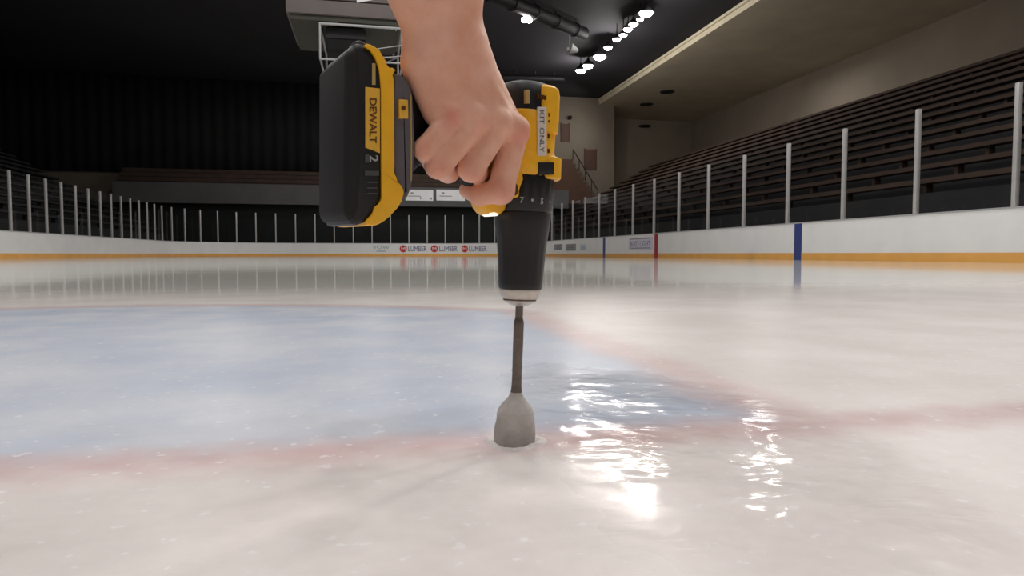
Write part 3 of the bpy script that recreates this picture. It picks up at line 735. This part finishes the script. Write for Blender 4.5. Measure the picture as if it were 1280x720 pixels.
def strip(name, A, B, s0, s1, m, parent, bev):
    A, B = outline(A, s1), outline(B, s1); bm = bmesh.new()
    rows = [[bm.verts.new((a[0], a[1], s1)), bm.verts.new((b[0], b[1], s1)), bm.verts.new((b[0], b[1], s0)), bm.verts.new((a[0], a[1], s0))] for a, b in zip(A, B)]
    for p, q in zip(rows, rows[1:]):
        for i in range(4): bm.faces.new((p[i], p[(i + 1) % 4], q[(i + 1) % 4], q[i]))
    bm.faces.new(rows[0][::-1]); bm.faces.new(rows[-1])
    bm.edges.ensure_lookup_table()
    ed = [e for p, q in zip(rows, rows[1:]) for i in (0, 3) for e in p[i].link_edges if e.other_vert(p[i]) is q[i]]
    bmesh.ops.bevel(bm, geom=ed, offset=bev, segments=3, affect='EDGES', profile=0.5)
    return mkbm(name, bm, m, parent, True)
strip('foot_shell', resample(Cout, 60), resample(Cin[::-1], 60), -0.0378, 0.0378, 'yellow', drill, 0.0016)
batt = prism('battery', outline(((438, 62), (441, 56), (448, 53), (457, 55), (464, 60), (471, 71), (475.5, 88), (478, 110), (478.5, 248), (474, 256), (468, 260), (466, 268), (457, 278), (447, 281.5), (440, 280), (437, 274), (436, 264), (436, 74)), 0.036), -0.036, 0.036, 'black', drill, 0.004)
prism('battery_cap', outline(((431, 70), (434, 64), (442, 60), (447, 64), (449, 74), (450, 200), (449, 262), (445, 271), (437, 276), (432, 270), (430, 262)), 0.0368), -0.0368, 0.0368, 'darkrubber', batt, 0.003)
prism('battery_latch', outline(((444, 51), (449, 49.5), (456, 52), (458, 56), (446, 57)), 0.028), 0.010, 0.028, 'rubber', batt, 0.002, 'grey release latch on top')
lbl = prism('battery_label', outline(((456.8, 108.5), (475, 110.5), (475.2, 191.5), (466, 187.5), (457, 184.5)), 0.0370), 0.0352, 0.0370, 'label', drill, 0.0003, 'yellow brand label with dark lettering')
ltext('lettering', 'DEWALT', 466.4, 151, 9.2, 56, 0.0373, 'brand_ink', lbl, 0.02)
ltext('voltage_print', '2', 467.5, 198.3, 11.0, 8.5, 0.0371, 'greyprint', batt, 0.02)
plate('print_block', 456.5, 461.5, 193, 203, 0.0368, 0.001, 'dimprint', 0, batt)
plate('print_bar', 456, 474, 213.5, 219.5, 0.0368, 0.001, 'dimprint', 0, batt)
for y0 in (227, 234, 241): plate('print_bar', 459, 472, y0, y0 + 1.6, 0.0368, 0.001, 'dimprint', 0, batt)
plate('charge_gauge', 465.3, 469.6, 79, 106, 0.0368, 0.001, 'gauge', 0.0002, batt)

# ------------------------------------------------------------------ the bit
prof = [(374, 4.8), (381, 4.8), (397, 4.8), (399, 5.2), (403, 6.3), (425, 6.4), (450, 6.2), (470, 6.0), (482, 6.3), (490, 7.2), (495, 9.2), (499, 12.2), (503, 16), (507.5, 19.6), (513, 22.6), (520, 24.8), (530, 26), (542, 26.2), (553, 25.6), (560, 24), (566, 18)]
bit = tag(empty('drill_bit', mw=DM), 'grey steel drill bit with bulbous cutter boring into the ice', 'drill bit')
def turned_bit(name, prof, m, n=64, flute=0.0):
    P2 = []
    for (y0, r0), (y1, r1) in zip(prof, prof[1:]):
        for q in range(4): P2.append((y0 + (y1 - y0) * q / 4, r0 + (r1 - r0) * q / 4))
    P2.append(prof[-1])
    V, Fc = [], []
    for y, rp in P2:
        w = min(1, max(0, (rp - 8) / 14)) * flute
        for i in range(n):
            t = 2 * PI * i / n; ph = 2 * t + (y - 500) * 0.045
            rr = r(rp) * (1 - w * max(0, math.cos(ph)) ** 6)
            V.append((rr * math.cos(t), U(y), rr * math.sin(t)))
    for k in range(len(P2) - 1):
        for i in range(n):
            j = (i + 1) % n; Fc.append((k * n + i, k * n + j, (k + 1) * n + j, (k + 1) * n + i))
    Fc.append(tuple(range(n))); Fc.append(tuple((len(P2) - 1) * n + i for i in range(n)))
    return mk(name, V, Fc, m, bit, True)
turned_bit('shank', prof[:10], 'shank')
turned_bit('cutter', prof[9:], 'cutter', 96, 0.09)

# ring of shaved ice round the hole
V, Fc = [], []
NA, NBk = 90, 9
rng = np.random.RandomState(3)
for i in range(NA):
    t = 2 * PI * i / NA
    for j in range(NBk):
        x = j / (NBk - 1); rad = 0.0180 + 0.011 * x + 0.003 * math.sin(3 * t + 1)
        z = 0.0022 * math.sin(PI * min(1, x * 1.05)) ** 1.2 * (0.75 + 0.5 * rng.rand()) - (0.0006 if j in (0, NBk - 1) else 0)
        V.append((rad * math.cos(t), rad * math.sin(t), z))
for i in range(NA):
    for j in range(NBk - 1):
        a, b2 = i * NBk + j, ((i + 1) % NA) * NBk + j; Fc.append((a, b2, b2 + 1, a + 1))
o = mk('ice_shavings', V, Fc, 'snow', None, True); tag(o, 'low ring of wet shaved ice around the drill bit', 'ice shavings', kind='stuff')

# ------------------------------------------------------------------ the hand and forearm (one continuous skin)
def J(x, y, s): return np.array(L(x, y, s)[:])
def cap(P, a, b, ra, rb):
    ab = b - a; t = np.clip(((P - a) @ ab) / (ab @ ab), 0, 1)
    return np.linalg.norm(P - (a + t[..., None] * ab), axis=-1) - (ra + (rb - ra) * t)
def smin(a, b, k):
    h = np.clip(0.5 + 0.5 * (b - a) / k, 0, 1); return b + (a - b) * h - k * h * (1 - h)
def ball(P, c, rr): return np.linalg.norm(P - c, axis=-1) - rr

MCP = {'i': J(643, 166, 0.037), 'm': J(621, 157, 0.041), 'r': J(592, 152, 0.041), 'p': J(566, 150, 0.038)}
def hand_sdf(P):
    # forearm and wrist: radius and ulna side by side
    E = J(512, -330, 0.06)
    d = cap(P, J(555, -40, 0.036), J(571, 62, 0.033), 0.0290, 0.0195)
    d = smin(d, cap(P, J(526, -40, 0.036), J(543, 62, 0.030), 0.0285, 0.0190), 0.02)
    d = smin(d, cap(P, E, J(541, -30, 0.036), 0.046, 0.0325), 0.02)
    d = smin(d, cap(P, J(545, 10, 0.036), J(560, 75, 0.032), 0.024, 0.021), 0.01)
    # back of the hand
    palm = cap(P, J(580, 66, 0.030), MCP['i'] + np.array((0, 0, -0.004)), 0.0190, 0.0120)
    palm = smin(palm, cap(P, J(572, 68, 0.033), MCP['m'] + np.array((0, 0, -0.004)), 0.0195, 0.0125), 0.008)
    palm = smin(palm, cap(P, J(556, 70, 0.032), MCP['r'] + np.array((0, 0, -0.004)), 0.0185, 0.0125), 0.008)
    palm = smin(palm, cap(P, J(540, 74, 0.029), MCP['p'] + np.array((0, 0, -0.006)), 0.0175, 0.0125), 0.008)
    palm = smin(palm, cap(P, J(523, 84, 0.026), J(545, 138, 0.028), 0.0125, 0.0105), 0.012)   # heel
    palm = smin(palm, cap(P, J(590, 85, 0.018), J(610, 122, 0.012), 0.016, 0.012), 0.012)     # web of the thumb
    d = smin(d, palm, 0.016)
    # tendons
    for k, x in (('i', 592), ('m', 578), ('r', 563)):
        d = smin(d, cap(P, J(x, 85, 0.0465), MCP[k] + np.array((0, 0, 0.0068)), 0.0028, 0.0045), 0.007)
    # thumb round the far side
    th = cap(P, J(598, 92, 0.004), J(606, 112, -0.020), 0.0145, 0.0125)
    th = smin(th, cap(P, J(606, 112, -0.020), J(584, 148, -0.031), 0.0120, 0.0108), 0.005)
    th = smin(th, cap(P, J(584, 148, -0.031), J(562, 172, -0.030), 0.0105, 0.0085), 0.004)
    d = smin(d, th, 0.012)
    # fingers
    def finger(pts, rad):
        f = None
        for (a, b, ra, rb) in zip(pts, pts[1:], rad, rad[1:]):
            c = cap(P, a, b, ra, rb); f = c if f is None else smin(f, c, 0.003)
        return f
    fp = finger([MCP['p'], J(532, 187, 0.031), J(541, 202, 0.006), J(552, 186, -0.022)], [0.0108, 0.0092, 0.0085, 0.0075])
    frr = finger([MCP['r'], J(548, 206, 0.031), J(560, 214, 0.004), J(573, 198, -0.024)], [0.0122, 0.0108, 0.0095, 0.008])
    fm = finger([MCP['m'], J(589, 211, 0.032), J(600, 217, 0.004), J(606, 202, -0.024)], [0.0122, 0.0106, 0.0095, 0.008])
    fi = finger([MCP['i'], J(626, 238, 0.027), J(600, 244, 0.012), J(584, 238, -0.006)], [0.0118, 0.0108, 0.0086, 0.0072])
    fi = smin(fi, ball(P, J(626.5, 239, 0.029), 0.0105), 0.004)
    F = fp
    for q in (frr, fm, fi): F = smin(F, q, 0.0010)
    # soft fill just under the knuckles so the creases start between the fingers
    d = smin(d, F, 0.0032)
    for k, rr, dz in (('i', 0.0098, 0.0042), ('m', 0.0095, 0.0042), ('r', 0.0092, 0.0040), ('p', 0.0085, 0.0036)):
        d = smin(d, ball(P, MCP[k] + np.array((0, 0.003, dz)), rr), 0.006)
    return d

def surface_nets(f, lo, hi, st):
    n = [int(math.ceil((hi[i] - lo[i]) / st)) + 1 for i in range(3)]
    ax = [lo[i] + st * np.arange(n[i]) for i in range(3)]
    G = np.empty(n, dtype=np.float32)
    Y, Z = np.meshgrid(ax[1], ax[2], indexing='ij')
    for i0 in range(0, n[0], 16):
        xs_ = ax[0][i0:i0 + 16]
        P = np.stack([np.broadcast_to(xs_[:, None, None], (len(xs_), n[1], n[2])), np.broadcast_to(Y, (len(xs_), n[1], n[2])), np.broadcast_to(Z, (len(xs_), n[1], n[2]))], -1)
        G[i0:i0 + 16] = f(P)
    S = G < 0
    cnt = np.zeros([k - 1 for k in n], dtype=np.int32); acc = np.zeros([k - 1 for k in n] + [3]); num = np.zeros([k - 1 for k in n])
    corners = [(a, b, c) for a in (0, 1) for b in (0, 1) for c in (0, 1)]
    sl = lambda o: tuple(slice(o[i], n[i] - 1 + o[i]) for i in range(3))
    for a in corners:
        for k in range(3):
            if a[k] == 0:
                b = list(a); b[k] = 1; b = tuple(b)
                ga, gb = G[sl(a)], G[sl(b)]; cr = (ga < 0) != (gb < 0)
                t = np.where(cr, ga / np.where(cr, ga - gb, 1), 0)
                for q in range(3):
                    acc[..., q] += np.where(cr, a[q] + (t if q == k else 0), 0)
                num += cr
    act = num > 0
    idx = -np.ones(act.shape, dtype=np.int64); idx[act] = np.arange(act.sum())
    cells = np.argwhere(act)
    V = (cells + acc[act] / num[act][:, None]) * st + np.array(lo)
    Fc = []
    for k in range(3):
        o = [0, 0, 0]; o[k] = 1
        A = S[tuple(slice(0, n[i] - o[i]) for i in range(3))]; B = S[tuple(slice(o[i], n[i]) for i in range(3))]
        E = np.argwhere(A != B); i1, i2 = (k + 1) % 3, (k + 2) % 3
        ok = (E[:, i1] > 0) & (E[:, i2] > 0) & (E[:, i1] < n[i1] - 1) & (E[:, i2] < n[i2] - 1); E = E[ok]
        flip = A[tuple(E.T)]
        q = []
        for (d1, d2) in ((0, 0), (1, 0), (1, 1), (0, 1)):
            c = E.copy(); c[:, i1] -= d1; c[:, i2] -= d2; q.append(idx[tuple(c.T)])
        q = np.stack(q, 1); q[~flip] = q[~flip][:, ::-1]; Fc.append(q)
    return V, np.concatenate(Fc)
lo = (-0.03, 0.195, -0.050); hi = (0.150, 0.46, 0.105)
V, Fq = surface_nets(hand_sdf, lo, hi, 0.00135)
me = bpy.data.meshes.new('person'); me.from_pydata(V.tolist(), [], Fq.tolist()); me.update()
bm = bmesh.new(); bm.from_mesh(me)
bmesh.ops.recalc_face_normals(bm, faces=bm.faces)
for _ in range(2): bmesh.ops.smooth_vert(bm, verts=bm.verts[:], factor=0.4, use_axis_x=True, use_axis_y=True, use_axis_z=True)
bm.to_mesh(me); bm.free()
def sp_(x, y, s, rr, a): return (tuple(L(x, y, s)), rr, a)
M['skin'] = skin_mat([sp_(566, 146, 0.052, 0.017, 0.6), sp_(652, 170, 0.045, 0.016, 0.55), sp_(604, 160, 0.055, 0.014, 0.35), sp_(632, 240, 0.036, 0.016, 0.4), sp_(590, 215, 0.042, 0.013, 0.3), sp_(548, 207, 0.042, 0.013, 0.3), sp_(530, 187, 0.04, 0.013, 0.35)])
arm = link('person', me, 'skin', None, False)
for p in me.polygons: p.use_smooth = True
arm.matrix_world = DM
tag(arm, "person's bare right forearm and hand gripping the drill handle", 'person')

# ------------------------------------------------------------------ light
w = bpy.data.worlds.new('world'); sc.world = w; w.use_nodes = True
w.node_tree.nodes['Background'].inputs[0].default_value = (1.0, 0.96, 0.92, 1); w.node_tree.nodes['Background'].inputs[1].default_value = 0.05
def area(loc, size, power, col=(1, 0.965, 0.93), aim=None):
    l = bpy.data.lights.new('unseen_light', 'AREA'); l.shape = 'DISK'; l.size = size; l.energy = power; l.color = col
    o = bpy.data.objects.new('unseen_light', l); COL.objects.link(o); o.location = loc
    if aim is not None: o.rotation_euler = (Vector(aim) - Vector(loc)).to_track_quat('-Z', 'Y').to_euler()
for v in (-6, 2, 10, 18):
    for u in (-9, 0, 9):
        area((u, v, 14.4), 1.6, 390)  # assumed lamps without fixtures, added as soft overhead light
for u, v in ((-9, 30), (-9, 44), (0, 52), (9, 52)): area((u, v, 14.4), 1.6, 390)  # more added lamps without fixtures, to light the far boards
area((15.6, 16, 13.8), 1.0, 800, aim=(0, 0, 0)); area((15.6, 9, 13.8), 1.0, 600, aim=(0, 0, 0))  # added key lights without fixtures, aimed at drill and arm
area((28, 44, 13.8), 1.5, 420); area((28, 20, 13.8), 1.5, 420)  # added lamps without fixtures, brightening the right stands
for v in (36, 43, 50):
    l = bpy.data.lights.new('row_light', 'POINT'); l.energy = 420; l.shadow_soft_size = 0.12; l.color = (1, 0.97, 0.93)
    o = bpy.data.objects.new('row_light', l); COL.objects.link(o); o.location = (15.6, v, 13.6)
area((20, 58, 12.5), 1.0, 100, aim=(14, 62, 9))  # unseen lamp without a fixture, aimed at the end wall

sc.view_settings.view_transform = 'Standard'; sc.view_settings.look = 'None'
sc.view_settings.exposure = -0.12; sc.view_settings.gamma = 1; sc.view_settings.use_curve_mapping = False
